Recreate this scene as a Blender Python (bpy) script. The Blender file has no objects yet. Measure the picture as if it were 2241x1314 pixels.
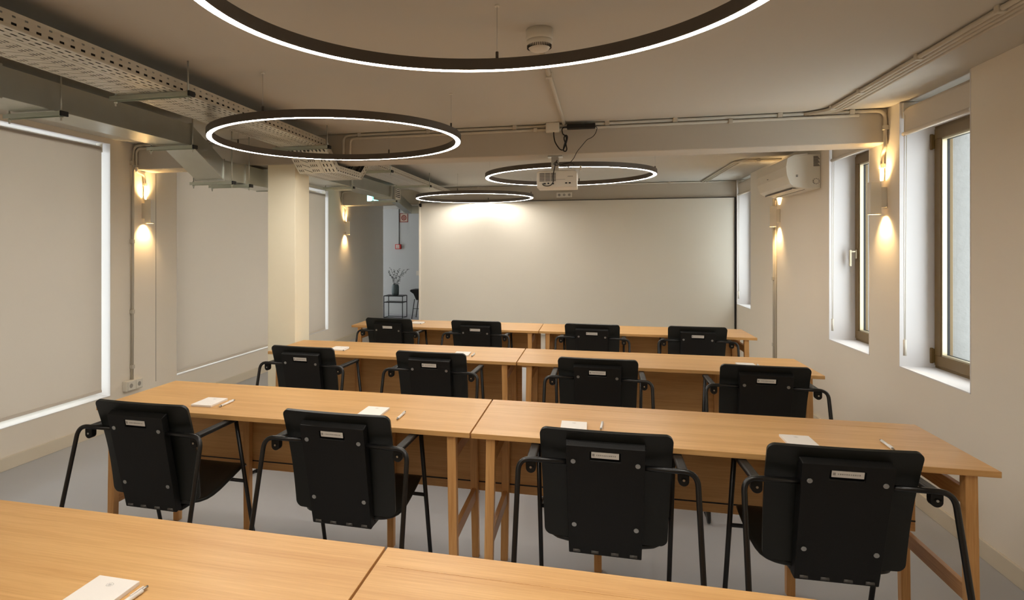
import bpy, bmesh, math, random
from mathutils import Vector, Matrix
random.seed(7)
PI = math.pi
C = bpy.context.scene.collection
S = bpy.context.scene

# ------------------------------------------------------------------ camera
EYE = 1.489
cam = bpy.data.cameras.new('camera'); co = bpy.data.objects.new('camera', cam); C.objects.link(co)
co.location = (0, 0, EYE); co.rotation_euler = (PI/2, 0, 0.24735)
cam.sensor_fit = 'HORIZONTAL'; cam.sensor_width = 36.0
cam.lens = 1374.7/2241*36.0
cam.shift_x = (1120.5-949.5)/2241; cam.shift_y = (544.2-657)/2241
cam.clip_start = 0.02; cam.clip_end = 200
S.camera = co
# ------------------------------------------------------------------ world and exposure
w = bpy.data.worlds.new('sky'); S.world = w; w.use_nodes = True
bg = w.node_tree.nodes['Background']; bg.inputs[0].default_value = (0.93, 0.95, 1.0, 1); bg.inputs[1].default_value = 1.1
S.view_settings.view_transform = 'Standard'; S.view_settings.look = 'None'
S.view_settings.gamma = 1; S.view_settings.use_curve_mapping = False
S.view_settings.exposure = 2.48
RING_POWER = 12.0
SCONCE_POWER = 1.7

CZ = 2.385       # ceiling height
LX, RX = -3.82, 1.825

# ------------------------------------------------------------------ materials
def lin(c):
    return tuple(((v/255)/12.92 if v/255 <= .04045 else ((v/255+.055)/1.055)**2.4) for v in c)
def mat(name, rgb, rough=.6, metal=0.0, bump=0.0, bscale=60, var=0.0, vscale=4, emit=None, es=0, spec=None, coat=0):
    m = bpy.data.materials.new(name); m.use_nodes = True
    nt = m.node_tree; b = nt.nodes['Principled BSDF']
    c = lin(rgb)
    b.inputs['Base Color'].default_value = (*c, 1); b.inputs['Roughness'].default_value = rough
    b.inputs['Metallic'].default_value = metal
    if spec is not None: b.inputs['Specular IOR Level'].default_value = spec
    if coat: b.inputs['Coat Weight'].default_value = coat
    tc = nt.nodes.new('ShaderNodeTexCoord')
    if var:
        n = nt.nodes.new('ShaderNodeTexNoise'); n.inputs['Scale'].default_value = vscale; n.inputs['Detail'].default_value = 5
        nt.links.new(tc.outputs['Object'], n.inputs['Vector'])
        r = nt.nodes.new('ShaderNodeMixRGB'); r.inputs[1].default_value = (*[v*(1-var) for v in c], 1); r.inputs[2].default_value = (*[min(1, v*(1+var)) for v in c], 1)
        nt.links.new(n.outputs['Fac'], r.inputs[0]); nt.links.new(r.outputs[0], b.inputs['Base Color'])
    if bump:
        n = nt.nodes.new('ShaderNodeTexNoise'); n.inputs['Scale'].default_value = bscale; n.inputs['Detail'].default_value = 4
        nt.links.new(tc.outputs['Object'], n.inputs['Vector'])
        bp = nt.nodes.new('ShaderNodeBump'); bp.inputs['Strength'].default_value = bump; bp.inputs['Distance'].default_value = .003
        nt.links.new(n.outputs['Fac'], bp.inputs['Height']); nt.links.new(bp.outputs[0], b.inputs['Normal'])
    if emit:
        b.inputs['Emission Color'].default_value = (*lin(emit), 1); b.inputs['Emission Strength'].default_value = es
    return m
def wood(name, axis, light=(226, 180, 118), dark=(196, 144, 84)):
    m = bpy.data.materials.new(name); m.use_nodes = True
    nt = m.node_tree; b = nt.nodes['Principled BSDF']; N = nt.nodes.new; L = nt.links.new
    tc = N('ShaderNodeTexCoord'); oi = N('ShaderNodeObjectInfo')
    add = N('ShaderNodeVectorMath'); add.operation = 'MULTIPLY_ADD'
    L(oi.outputs['Random'], add.inputs[0]); add.inputs[1].default_value = (7.3, 3.1, 5.7); L(tc.outputs['Object'], add.inputs[2])
    def noise(along, across, detail, rough=.6, dist=0.0):
        mp = N('ShaderNodeMapping'); s = [across]*3; s[axis] = along
        mp.inputs['Scale'].default_value = s; L(add.outputs[0], mp.inputs['Vector'])
        n = N('ShaderNodeTexNoise'); n.inputs['Scale'].default_value = 1; n.inputs['Detail'].default_value = detail
        n.inputs['Roughness'].default_value = rough; n.inputs['Distortion'].default_value = dist
        L(mp.outputs[0], n.inputs['Vector']); return n
    a = noise(.9, 14, 4, .55, .6); f = noise(5, 170, 3, .7)
    mixf = N('ShaderNodeMath'); mixf.operation = 'MULTIPLY_ADD'; L(f.outputs['Fac'], mixf.inputs[0]); mixf.inputs[1].default_value = .55
    sc = N('ShaderNodeMath'); sc.operation = 'MULTIPLY'; L(a.outputs['Fac'], sc.inputs[0]); sc.inputs[1].default_value = .6
    L(sc.outputs[0], mixf.inputs[2])
    cr = N('ShaderNodeValToRGB'); cr.color_ramp.elements[0].position = .36; cr.color_ramp.elements[1].position = .78
    cr.color_ramp.elements[0].color = (*lin(dark), 1); cr.color_ramp.elements[1].color = (*lin(light), 1)
    L(mixf.outputs[0], cr.inputs[0]); L(cr.outputs[0], b.inputs['Base Color'])
    b.inputs['Roughness'].default_value = .38; b.inputs['Specular IOR Level'].default_value = .4
    bp = N('ShaderNodeBump'); bp.inputs['Strength'].default_value = .08; bp.inputs['Distance'].default_value = .002
    L(f.outputs['Fac'], bp.inputs['Height']); L(bp.outputs[0], b.inputs['Normal'])
    return m
def emis(name, rgb, s):
    m = bpy.data.materials.new(name); m.use_nodes = True; nt = m.node_tree
    for n in list(nt.nodes): nt.nodes.remove(n)
    e = nt.nodes.new('ShaderNodeEmission'); e.inputs[0].default_value = (*lin(rgb), 1); e.inputs[1].default_value = s
    o = nt.nodes.new('ShaderNodeOutputMaterial'); nt.links.new(e.outputs[0], o.inputs[0]); return m
def glass(name):
    m = bpy.data.materials.new(name); m.use_nodes = True; nt = m.node_tree
    for n in list(nt.nodes): nt.nodes.remove(n)
    t = nt.nodes.new('ShaderNodeBsdfTransparent'); g = nt.nodes.new('ShaderNodeBsdfGlossy'); g.inputs['Roughness'].default_value = .02
    mx = nt.nodes.new('ShaderNodeMixShader'); o = nt.nodes.new('ShaderNodeOutputMaterial')
    t.inputs[0].default_value = (.93, .96, .95, 1)
    mx.inputs[0].default_value = .05; nt.links.new(t.outputs[0], mx.inputs[1]); nt.links.new(g.outputs[0], mx.inputs[2]); nt.links.new(mx.outputs[0], o.inputs[0])
    return m
M = dict(
    wall=mat('wall_paint', (236, 227, 212), .85, bump=.06, bscale=40, var=.015, vscale=1.5),
    ceil=mat('ceiling_paint', (200, 196, 186), .9, bump=.05, bscale=30, var=.02, vscale=.9),
    column=mat('column_paint', (250, 242, 216), .8, bump=.05, bscale=40),
    beam=mat('beam_paint', (194, 186, 172), .85, bump=.06, bscale=25, var=.03, vscale=3),
    floor=mat('microcement', (180, 181, 184), .42, bump=.05, bscale=12, var=.05, vscale=1.3, spec=.4),
    base=mat('baseboard_paint', (220, 209, 188), .6),
    far=mat('far_wall_paint', (200, 203, 202), .85, var=.04, vscale=.8),
    curtain=mat('brown_grey_paint', (176, 158, 134), .9),
    reveal=mat('white_reveal_paint', (234, 231, 230), .7),
    blind=mat('blind_fabric', (208, 201, 192), .85, bump=.12, bscale=600),
    wblind=mat('white_blind_fabric', (216, 206, 192), .8),
    white=mat('white_plastic', (226, 220, 206), .45), screen=mat('screen_fabric', (226, 220, 206), .75, var=.01, vscale=2),
    trunk=mat('pipe_plastic', (200, 192, 176), .55), galv=mat('galvanised_steel', (186, 188, 180), .30, .8, bump=.03, bscale=20, var=.10, vscale=7),
    tray=mat('galvanised_tray', (206, 200, 186), .38, .6, var=.08, vscale=12), seam=mat('dark_seam', (52, 48, 42), .6),
    steel=mat('brushed_steel', (190, 190, 186), .3, 1), zinc=mat('zinc_strut', (196, 202, 190), .35, .8),
    ringm=mat('anthracite_ring', (88, 80, 72), .55, .2), black=mat('black_plastic', (17, 17, 16), .5, spec=.35, bump=.15, bscale=350),
    shell=mat('black_shell', (23, 25, 22), .42, spec=.45, bump=.1, bscale=300), tube=mat('black_tube', (18, 18, 18), .3, .1, spec=.6),
    cable=mat('black_cable', (16, 14, 13), .5), label=mat('silver_label', (226, 222, 214), .45, 0), pin=mat('dark_grey_pin', (96, 94, 90), .5, .3), ink2=mat('pale_grey_ink', (160, 156, 150), .6), ink=mat('grey_ink', (120, 116, 112), .6),
    bronze=mat('bronze_aluminium', (112, 88, 46), .5, 0), gasket=mat('black_gasket', (20, 20, 20), .6), alu=mat('champagne_aluminium', (196, 184, 156), .35, .6),
    paper=mat('white_paper', (240, 234, 226), .7), pen=mat('white_pen', (238, 236, 232), .3), tip=mat('chrome', (180, 176, 170), .2, 1),
    oakx=wood('oak_lengthwise', 0), oakz=wood('oak_upright', 2, (228, 178, 116), (186, 130, 70)), oaky=wood('oak_crosswise', 1, (220, 168, 108), (178, 122, 64)),
    ring=emis('ring_light', (255, 248, 238), RING_POWER), lamp=emis('sconce_light', (255, 214, 140), 12), green=None,
    glass=glass('window_glass'), stucco=mat('white_stucco', (134, 133, 130), .9, bump=1.0, bscale=45, var=.12, vscale=30),
    facade=mat('pale_facade', (230, 228, 222), .9), leaf=mat('dark_leaf', (30, 38, 30), .6), vase=mat('grey_green_vase', (84, 98, 98), .55, bump=.2, bscale=40),
    signp=mat('sign_cream', (206, 186, 170), .6), red=mat('signal_red', (142, 56, 44), .5), redb=mat('alarm_red', (196, 40, 34), .4), dmetal=mat('dark_metal', (30, 30, 32), .4, .6), well=mat('socket_grey', (160, 154, 144), .7), sgrey=mat('sticker_grey', (110, 104, 98), .7),
)

def translucent(m, rgb, fac):
    nt = m.node_tree; b = nt.nodes['Principled BSDF']; o = [n for n in nt.nodes if n.type == 'OUTPUT_MATERIAL'][0]
    t = nt.nodes.new('ShaderNodeBsdfTranslucent'); t.inputs[0].default_value = (*lin(rgb), 1); x = nt.nodes.new('ShaderNodeMixShader'); x.inputs[0].default_value = fac
    nt.links.new(b.outputs[0], x.inputs[1]); nt.links.new(t.outputs[0], x.inputs[2]); nt.links.new(x.outputs[0], o.inputs[0])
translucent(M['blind'], (222, 212, 200), .46)

# ------------------------------------------------------------------ mesh helper
class MB:
    def __init__(s): s.bm = bmesh.new()
    def poly(s, pts): return s.bm.faces.new([s.bm.verts.new(p) for p in pts])
    def box(s, a, b, mtx=None):
        (x0, y0, z0), (x1, y1, z1) = a, b
        x0, x1 = min(x0, x1), max(x0, x1); y0, y1 = min(y0, y1), max(y0, y1); z0, z1 = min(z0, z1), max(z0, z1)
        v = [Vector(p) for p in ((x0,y0,z0),(x1,y0,z0),(x1,y1,z0),(x0,y1,z0),(x0,y0,z1),(x1,y0,z1),(x1,y1,z1),(x0,y1,z1))]
        if mtx: v = [mtx @ p for p in v]
        v = [s.bm.verts.new(p) for p in v]
        for f in ((0,3,2,1),(4,5,6,7),(0,1,5,4),(1,2,6,5),(2,3,7,6),(3,0,4,7)): s.bm.faces.new([v[i] for i in f])
        return s
    def cyl(s, a, b, r, seg=16, r2=None):
        a, b = Vector(a), Vector(b); d = (b-a).normalized()
        u = d.orthogonal().normalized(); w_ = d.cross(u); r2 = r if r2 is None else r2
        A = [s.bm.verts.new(a+(u*math.cos(t)+w_*math.sin(t))*r) for t in [2*PI*i/seg for i in range(seg)]]
        B = [s.bm.verts.new(b+(u*math.cos(t)+w_*math.sin(t))*r2) for t in [2*PI*i/seg for i in range(seg)]]
        for i in range(seg):
            j = (i+1) % seg; f = s.bm.faces.new((A[i], A[j], B[j], B[i])); f.smooth = True
        s.bm.faces.new(A[::-1]); s.bm.faces.new(B); return s
    def tube(s, pts, r, seg=10, fillet=0.0, fs=6, flat=None):
        P = [Vector(p) for p in pts]
        if fillet:
            Q = [P[0]]
            for i in range(1, len(P)-1):
                a, b, c = P[i-1], P[i], P[i+1]; f = min(fillet, (a-b).length*.48, (c-b).length*.48)
                p, q = b+(a-b).normalized()*f, b+(c-b).normalized()*f
                for k in range(fs+1):
                    t = k/fs; Q.append(p*(1-t)**2+b*2*t*(1-t)+q*t*t)
            Q.append(P[-1]); P = Q
        n = len(P); T = []
        for i in range(n):
            d = (P[min(i+1, n-1)]-P[max(i-1, 0)])
            T.append(d.normalized())
        u = T[0].orthogonal().normalized(); rings = []
        for i in range(n):
            u = (u-T[i]*u.dot(T[i])).normalized(); v = T[i].cross(u)
            rings.append([s.bm.verts.new(P[i]+(u*math.cos(2*PI*k/seg)+v*math.sin(2*PI*k/seg))*r) for k in range(seg)])
        for i in range(n-1):
            for k in range(seg):
                j = (k+1) % seg; f = s.bm.faces.new((rings[i][k], rings[i][j], rings[i+1][j], rings[i+1][k])); f.smooth = True
        s.bm.faces.new(rings[0][::-1]); s.bm.faces.new(rings[-1]); return s
    def prism(s, prof, p0, p1, axis):      # closed profile of 2-D points extruded along axis from p0 to p1
        def pt(q, t):
            o = list(q); o.insert(axis, t); return o
        A = [s.bm.verts.new(pt(q, p0)) for q in prof]; B = [s.bm.verts.new(pt(q, p1)) for q in prof]
        n = len(prof)
        for i in range(n): s.bm.faces.new((A[i], A[(i+1) % n], B[(i+1) % n], B[i]))
        s.bm.faces.new(A[::-1]); s.bm.faces.new(B); return s
    def lathe(s, prof, c, seg=32, smooth=True, closed=False):
        c = Vector(c); R = [[s.bm.verts.new(c+Vector((r*math.cos(2*PI*k/seg), r*math.sin(2*PI*k/seg), z))) for k in range(seg)] for r, z in prof]
        m = len(R); rng = range(m) if closed else range(m-1)
        for i in rng:
            for k in range(seg):
                j = (k+1) % seg; f = s.bm.faces.new((R[i][k], R[i][j], R[(i+1) % m][j], R[(i+1) % m][k])); f.smooth = smooth
        if not closed:
            if prof[0][0] > 1e-6: s.bm.faces.new(R[0][::-1])
            if prof[-1][0] > 1e-6: s.bm.faces.new(R[-1])
        return s
    def build(s, name, m, parent=None, off=None, bevel=0, solid=0, subs=0, label=None):
        me = bpy.data.meshes.new(name)
        bmesh.ops.remove_doubles(s.bm, verts=s.bm.verts, dist=1e-6) if subs or solid else None
        bmesh.ops.recalc_face_normals(s.bm, faces=s.bm.faces)
        if off is not None: bmesh.ops.translate(s.bm, verts=s.bm.verts, vec=-Vector(off))
        s.bm.to_mesh(me); s.bm.free(); me.materials.append(m)
        o = bpy.data.objects.new(name, me); C.objects.link(o)
        if parent: o.parent = parent
        if off is not None and parent is None: o.location = off
        if solid:
            d = o.modifiers.new('solid', 'SOLIDIFY'); d.thickness = solid; d.offset = 0
        if bevel:
            d = o.modifiers.new('bevel', 'BEVEL'); d.width = bevel; d.segments = 3; d.limit_method = 'ANGLE'; d.angle_limit = math.radians(50)
        if subs:
            d = o.modifiers.new('sub', 'SUBSURF'); d.levels = subs; d.render_levels = subs
        if label: o['label'] = label
        return o
def thing(name, label, cat, loc=(0, 0, 0), group=None, rz=0):
    o = bpy.data.objects.new(name, None); C.objects.link(o); o.location = loc; o.rotation_euler = (0, 0, rz)
    o.empty_display_size = .05
    o['label'] = label; o['category'] = cat
    if group: o['group'] = group
    return o
def tag(o, label, cat, group=None):
    o['label'] = label; o['category'] = cat
    if group: o['group'] = group
    return o
def struct(name, mb, m, **k):
    o = mb.build(name, m, **k); o['kind'] = 'structure'; return o
def sempty(name, loc):
    o = bpy.data.objects.new(name, None); C.objects.link(o); o.location = loc; o['kind'] = 'structure'; return o
def kids(o): return [c for c in bpy.data.objects if c.parent == o]
def dup(root, loc, label, group=None, rz=0):
    def cp(o, p):
        c = o.copy(); C.objects.link(c)
        if p: c.parent = p
        for ch in kids(o): cp(ch, c)
        return c
    r = cp(root, None); r.location = loc; r.rotation_euler = (0, 0, rz); r['label'] = label
    if group: r['group'] = group
    return r

# ------------------------------------------------------------------ the room shell
Y0, Y1 = -2.3, 13.6
struct('floor', MB().box((-7.2, Y0-.2, -.1), (2.25, Y1+.2, 0)), M['floor'])
struct('ceiling', MB().box((-7.2, Y0-.2, CZ), (2.25, Y1+.2, CZ+.15)), M['ceil'])
WB, WT = .283, 2.345
mb = MB(); xa, xb = LX-.30, LX
mb.box((xa, Y0, 0), (xb, 11.23, WB)); mb.box((xa, Y0, WT), (xb, 11.23, CZ))
for a, b in ((Y0, 1.2), (4.33, 5.175), (8.70, 11.23)): mb.box((xa, a, WB), (xb, b, WT))
struct('wall_left', mb, M['wall'])
RW = (( 3.685, 4.43), (4.865, 5.61), (8.166, 8.897)); SB = .765
mb = MB(); xa, xb = RX, RX+.20
mb.box((xa, Y0, 0), (xb, Y1, SB))
prev = Y0
for a, b in RW: mb.box((xa, prev, SB), (xb, a, CZ)); prev = b
mb.box((xa, prev, SB), (xb, Y1, CZ))
struct('wall_right', mb, M['wall'])
mb = MB(); xa, xb = RX+.20, RX+.38       # rough rendered outer skin of the same wall
mb.box((xa, Y0, -.1), (xb, Y1, SB-.02)); prev = Y0
for a, b in RW: mb.box((xa, prev, SB-.02), (xb, a+.02, CZ+.1)); prev = b-.005
mb.box((xa, prev, SB-.02), (xb, Y1, CZ+.1))
for a, b in RW: mb.box((xa, a, 2.235), (xb, b, CZ+.1))
struct('wall_exterior', mb, M['stucco'])
struct('wall_rear', MB().box((LX, Y0-.15, 0), (RX, Y0, CZ)), M['wall'])
struct('wall_back', MB().box((-2.48, 9.0, 0), (RX, 9.2, 2.165)), M['wall'])
struct('trim_1', MB().box((LX, 4.596, 2.165), (RX, 4.85, CZ)), M['beam'], bevel=.006)
struct('trim_2', MB().box((-2.48, 8.95, 2.165), (RX, 9.2, CZ)), M['beam'], bevel=.006)
struct('trim_3', MB().box((LX, 9.2, 2.165), (-2.48, 9.45, CZ)), M['beam'], bevel=.006)
struct('trim_4', MB().box((-2.548, 4.6, 0), (-2.305, 4.855, 2.165)), M['column'], bevel=.004)
# adjoining room beyond the opening
mb = MB().box((-7.2, Y1, 0), (2.0, Y1+.15, CZ)); struct('wall_far', mb, M['far'])
struct('wall_corridor', MB().box((-7.2, 11.08, 0), (LX-.3, 11.23, CZ)), M['wall'])
struct('wall_far_right', MB().box((-2.3, 9.2, 0), (-2.15, Y1, CZ)), M['far'])
mb = MB(); mb.box((-7.2, 11.23, 0), (-7.05, Y1, .6)); mb.box((-7.2, 11.23, 2.2), (-7.05, Y1, CZ)); mb.box((-7.2, 11.23, .6), (-7.05, 11.6, 2.2)); mb.box((-7.2, 13.3, .6), (-7.05, Y1, 2.2))
struct('wall_far_left', mb, M['far'])
struct('baseboard_left', MB().box((LX, Y0, 0), (LX+.014, 11.23, .088)), M['base'], bevel=.003)
struct('baseboard_right', MB().box((RX-.014, Y0, 0), (RX, 9.0, .088)), M['base'], bevel=.003)
struct('baseboard_far', MB().box((-7.05, Y1-.014, 0), (-2.3, Y1, .08)), M['far'], bevel=.003)
# white lined reveals of the right-hand windows
mb = MB()
for a, b in RW:
    mb.box((RX-.002, b-.003, SB), (RX+.2, b+.0015, CZ-.002)); mb.box((RX-.002, a-.0015, SB), (RX+.2, a+.003, CZ-.002)); mb.box((RX-.002, a, SB-.002), (RX+.2, b, SB+.004))
    mb.box((RX+.17, a+.003, 2.225), (RX+.2, b-.003, CZ-.002))
for a, b in ((1.2, 4.33), (5.175, 8.70)):
    mb.box((LX-.30, b-.002, WB), (LX, b+.001, WT)); mb.box((LX-.30, a-.001, WB), (LX, a+.002, WT)); mb.box((LX-.30, a, WB-.001), (LX, b, WB+.003)); mb.box((LX-.30, a, WT-.003), (LX, b, WT+.001))
struct('trim_5', mb, M['reveal'])
struct('trim_6', MB().box((LX-.001, 4.879, .29), (LX+.0015, 4.882, 2.16)), M['seam'])

# ------------------------------------------------------------------ windows on the right
def side_window(n, y0, y1, handle, hinge):
    x = RX+.185; r = sempty('window_%d' % n, (x, y0, SB)); O = r.location
    z0, z1 = SB+.004, 2.225; y0 += .003; y1 -= .003
    def rect(w, xa, xb, a, b, c, d):
        m = MB(); m.box((xa, a, c), (xb, b, c+w)); m.box((xa, a, d-w), (xb, b, d)); m.box((xa, a, c+w), (xb, a+w, d-w)); m.box((xa, b-w, c+w), (xb, b, d-w)); return m
    rect(.03, x+.0, x+.07, y0, y1, z0, z1).build('window_frame', M['bronze'], r, O, bevel=.002)
    sash = rect(.062, x-.012, x+.055, y0+.018, y1-.018, z0+.018, z1-.018).build('sash', M['bronze'], r, O, bevel=.003)
    a, b, c, d = y0+.08, y1-.08, z0+.08, z1-.08
    rect(.010, x-.004, x+.02, a, b, c, d).build('glazing_bead', M['alu'], sash, O)
    rect(.006, x+.021, x+.034, a+.005, b-.005, c+.005, d-.005).build('gasket', M['gasket'], sash, O)
    MB().box((x+.026, a+.008, c+.008), (x+.032, b-.008, d-.008)).build('pane', M['glass'], sash, O)
    if handle:
        m = MB(); yy = y1-.05; m.box((x-.022, yy-.014, 1.41), (x-.012, yy+.014, 1.48)); m.cyl((x-.055, yy, 1.465), (x-.02, yy, 1.465), .009)
        m.box((x-.064, yy-.010, 1.35), (x-.05, yy+.010, 1.478)); m.build('handle', M['alu'], sash, O, bevel=.003)
    if hinge:
        for zz in (2.09, .80):
            m = MB(); m.box((x-.03, y1-.022, zz), (x-.012, y1-.002, zz+.085)); m.cyl((x-.024, y1-.012, zz-.004), (x-.024, y1-.012, zz+.089), .008); m.build('hinge', M['bronze'], sash, O, bevel=.002)
    return r
side_window(1, *RW[0], False, True); side_window(2, *RW[1], True, False); side_window(3, *RW[2], False, False)
def left_window(n, y0, y1, mull):
    r = sempty('window_%d' % n, (LX-.2, y0, WB)); O = r.location; x = LX-.2
    m = MB(); m.box((x-.06, y0, WB), (x, y1, WB+.05)); m.box((x-.06, y0, WT-.05), (x, y1, WT)); m.box((x-.06, y0, WB+.05), (x, y0+.05, WT-.05)); m.box((x-.06, y1-.05, WB+.05), (x, y1, WT-.05))
    for q in mull: m.box((x-.06, q-.04, WB+.05), (x, q+.04, WT-.05))
    m.build('window_frame', M['alu'], r, O)
    MB().box((x-.035, y0+.05, WB+.05), (x-.029, y1-.05, WT-.05)).build('pane', M['glass'], r, O)
left_window(4, 1.2, 4.33, (2.0,)); left_window(5, 5.175, 8.70, (7.33,))

# ------------------------------------------------------------------ roller blinds
def left_blind(y0, y1, zb, zt, label, chain=False):
    t = thing('roller_blind', label, 'blind', (LX-.03, (y0+y1)/2, zt), 'pale roller blinds over the left windows'); O = t.location
    MB().box((LX-.032, y0, zb), (LX-.030, y1, zt-.01)).build('fabric', M['blind'], t, O)
    MB().box((LX-.037, y0, zb-.018), (LX-.025, y1, zb+.004)).build('bottom_bar', M['wblind'], t, O, bevel=.003)
    MB().cyl((LX-.055, y0, zt-.02), (LX-.055, y1, zt-.02), .022, 20).build('roller_tube', M['wblind'], t, O)
    for yy in (y0-.006, y1+.001): MB().box((LX-.085, yy, zt-.05), (LX-.025, yy+.005, WT-.001)).build('bracket', M['white'], t, O)
    return t
left_blind(1.26, 4.267, .343, 2.318, 'pale grey roller blind nearest the camera, daylight glowing around its edges')
left_blind(5.205, 7.30, .312, 2.335, 'pale grey roller blind between the wall socket pier and the cream square column')
left_blind(7.36, 8.655, .305, 2.30, 'narrow visible strip of grey roller blind just right of the cream square column')
def right_blind(y0, y1, label):
    t = thing('roller_blind', label, 'blind', (RX+.03, (y0+y1)/2, 2.31), 'raised white roller blinds over the right windows'); O = t.location
    MB().cyl((RX+.04, y0+.02, 2.325), (RX+.04, y1-.02, 2.325), .024, 24).build('roller_tube', M['wblind'], t, O)
    MB().box((RX+.012, y0+.025, 2.195), (RX+.0145, y1-.025, 2.325)).build('fabric', M['wblind'], t, O)
    MB().cyl((RX+.0135, y0+.02, 2.186), (RX+.0135, y1-.02, 2.186), .013, 16).build('bottom_bar', M['wblind'], t, O)
    for yy in (y0+.005, y1-.017): MB().box((RX+.01, yy, 2.28), (RX+.08, yy+.012, CZ-.004)).build('bracket', M['white'], t, O, bevel=.004)
    m = MB(); m.tube([(RX+.006, y1-.045, 2.30), (RX+.004, y1-.045, 1.6), (RX+.006, y1-.043, .93)], .0022, 6); m.tube([(RX+.018, y1-.045, 2.30), (RX+.014, y1-.045, 1.6), (RX+.012, y1-.043, .93)], .0022, 6)
    m.cyl((RX+.009, y1-.044, .84), (RX+.009, y1-.044, .935), .009, 12); m.build('chain', M['white'], t, O)
right_blind(*RW[0], 'raised white roller blind above the nearest right-hand window')
right_blind(*RW[1], 'raised white roller blind above the window beside the air conditioner')
right_blind(*RW[2], 'raised white roller blind in the far window recess beside the projection screen')

# ------------------------------------------------------------------ projection screen
t = thing('projection_screen', 'huge white projection screen covering the far wall under the beam', 'screen', (-.33, 8.93, 0)); O = t.location
MB().box((-2.466, 8.93, .30), (1.800, 8.935, 2.162)).build('screen_surface', M['screen'], t, O)
MB().box((-2.478, 8.905, .30), (-2.460, 8.942, 2.10)).build('side_channel', M['wall'], t, O, bevel=.003)
MB().box((1.800, 8.915, .30), (1.812, 8.94, 2.162)).build('side_channel', M['gasket'], t, O, label='thin black edge channel')
MB().box((-2.466, 8.915, .28), (1.800, 8.94, .31)).build('bottom_bar', M['white'], t, O, bevel=.004)
MB().box((-2.466, 8.92, 2.156), (1.800, 8.945, 2.163)).build('top_rail', M['seam'], t, O)
MB().box((-2.475, 8.90, 2.10), (-2.440, 8.93, 2.15)).build('end_bracket', M['gasket'], t, O, bevel=.004)

# ------------------------------------------------------------------ tables
def make_table():
    t = thing('training_table', '', 'table', (0, 0, 0), 'oak training tables set in four rows')
    L, W, H = 1.796, .584, .745
    MB().box((.002, 0, H-.021), (L, W, H)).build('tabletop', M['oakx'], t, bevel=.0015)
    ls = .037
    def leg(x, y, sx=0, sy=0):
        m = MB(); a = ls/2
        top = [(x-a, y-a), (x+a, y-a), (x+a, y+a), (x-a, y+a)]
        T = [m.bm.verts.new((p, q, H-.021)) for p, q in top]; B = [m.bm.verts.new((p*.9+x*.1+sx, q*.9+y*.1+sy, 0)) for p, q in top]
        for i in range(4): m.bm.faces.new((T[i], T[(i+1) % 4], B[(i+1) % 4], B[i]))
        m.bm.faces.new(T); m.bm.faces.new(B); m.build('leg', M['oakz'], t, bevel=.002)
    for x in (.079, L-.079):
        s = -.012 if x < 1 else .012
        leg(x, .032, s, -.004); leg(x, W-.075, s, .004)
        MB().box((x-.010, .05, .612), (x+.010, W-.09, .668)).build('upper_rail', M['oaky'], t, bevel=.0015)
        MB().box((x-.010+s*.5, .048, .278), (x+.010+s*.5, W-.088, .334)).build('lower_rail', M['oaky'], t, bevel=.0015)
    for x in (.50, 1.30): leg(x, W-.075)
    MB().box((.02, W-.052, .312), (L-.02, W-.036, H-.022)).build('modesty_panel', M['oakx'], t, bevel=.001)
    MB().box((.02, W-.0535, .352), (L-.02, W-.0515, .358)).build('panel_groove', M['gasket'], t)
    return t
tb = make_table()
RY = {4: (-.497, .905), 3: (-.476, 2.487), 2: (-.480, 4.112), 1: (-.469, 5.713)}
rown = {4: 'nearest row, cut off by the bottom of the picture', 3: 'second row from the camera', 2: 'third row from the camera', 1: 'farthest row, in front of the screen'}
first = True
for r in (4, 3, 2, 1):
    sx, sy = RY[r]
    for side, x in (('left-hand', sx-1.8), ('right-hand', sx)):
        lb = '%s oak table of the %s' % (side, rown[r])
        if first: tb.location = (x, sy, 0); tb['label'] = lb; first = False
        else:
            q = dup(tb, (x, sy, 0), lb)
            if side == 'right-hand' and r in (3, 4):
                MB().box((.03, .584-.0915, .7448), (1.75, .584-.0905, .7454)).build('flap_joint', M['oakz'], q)

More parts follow.
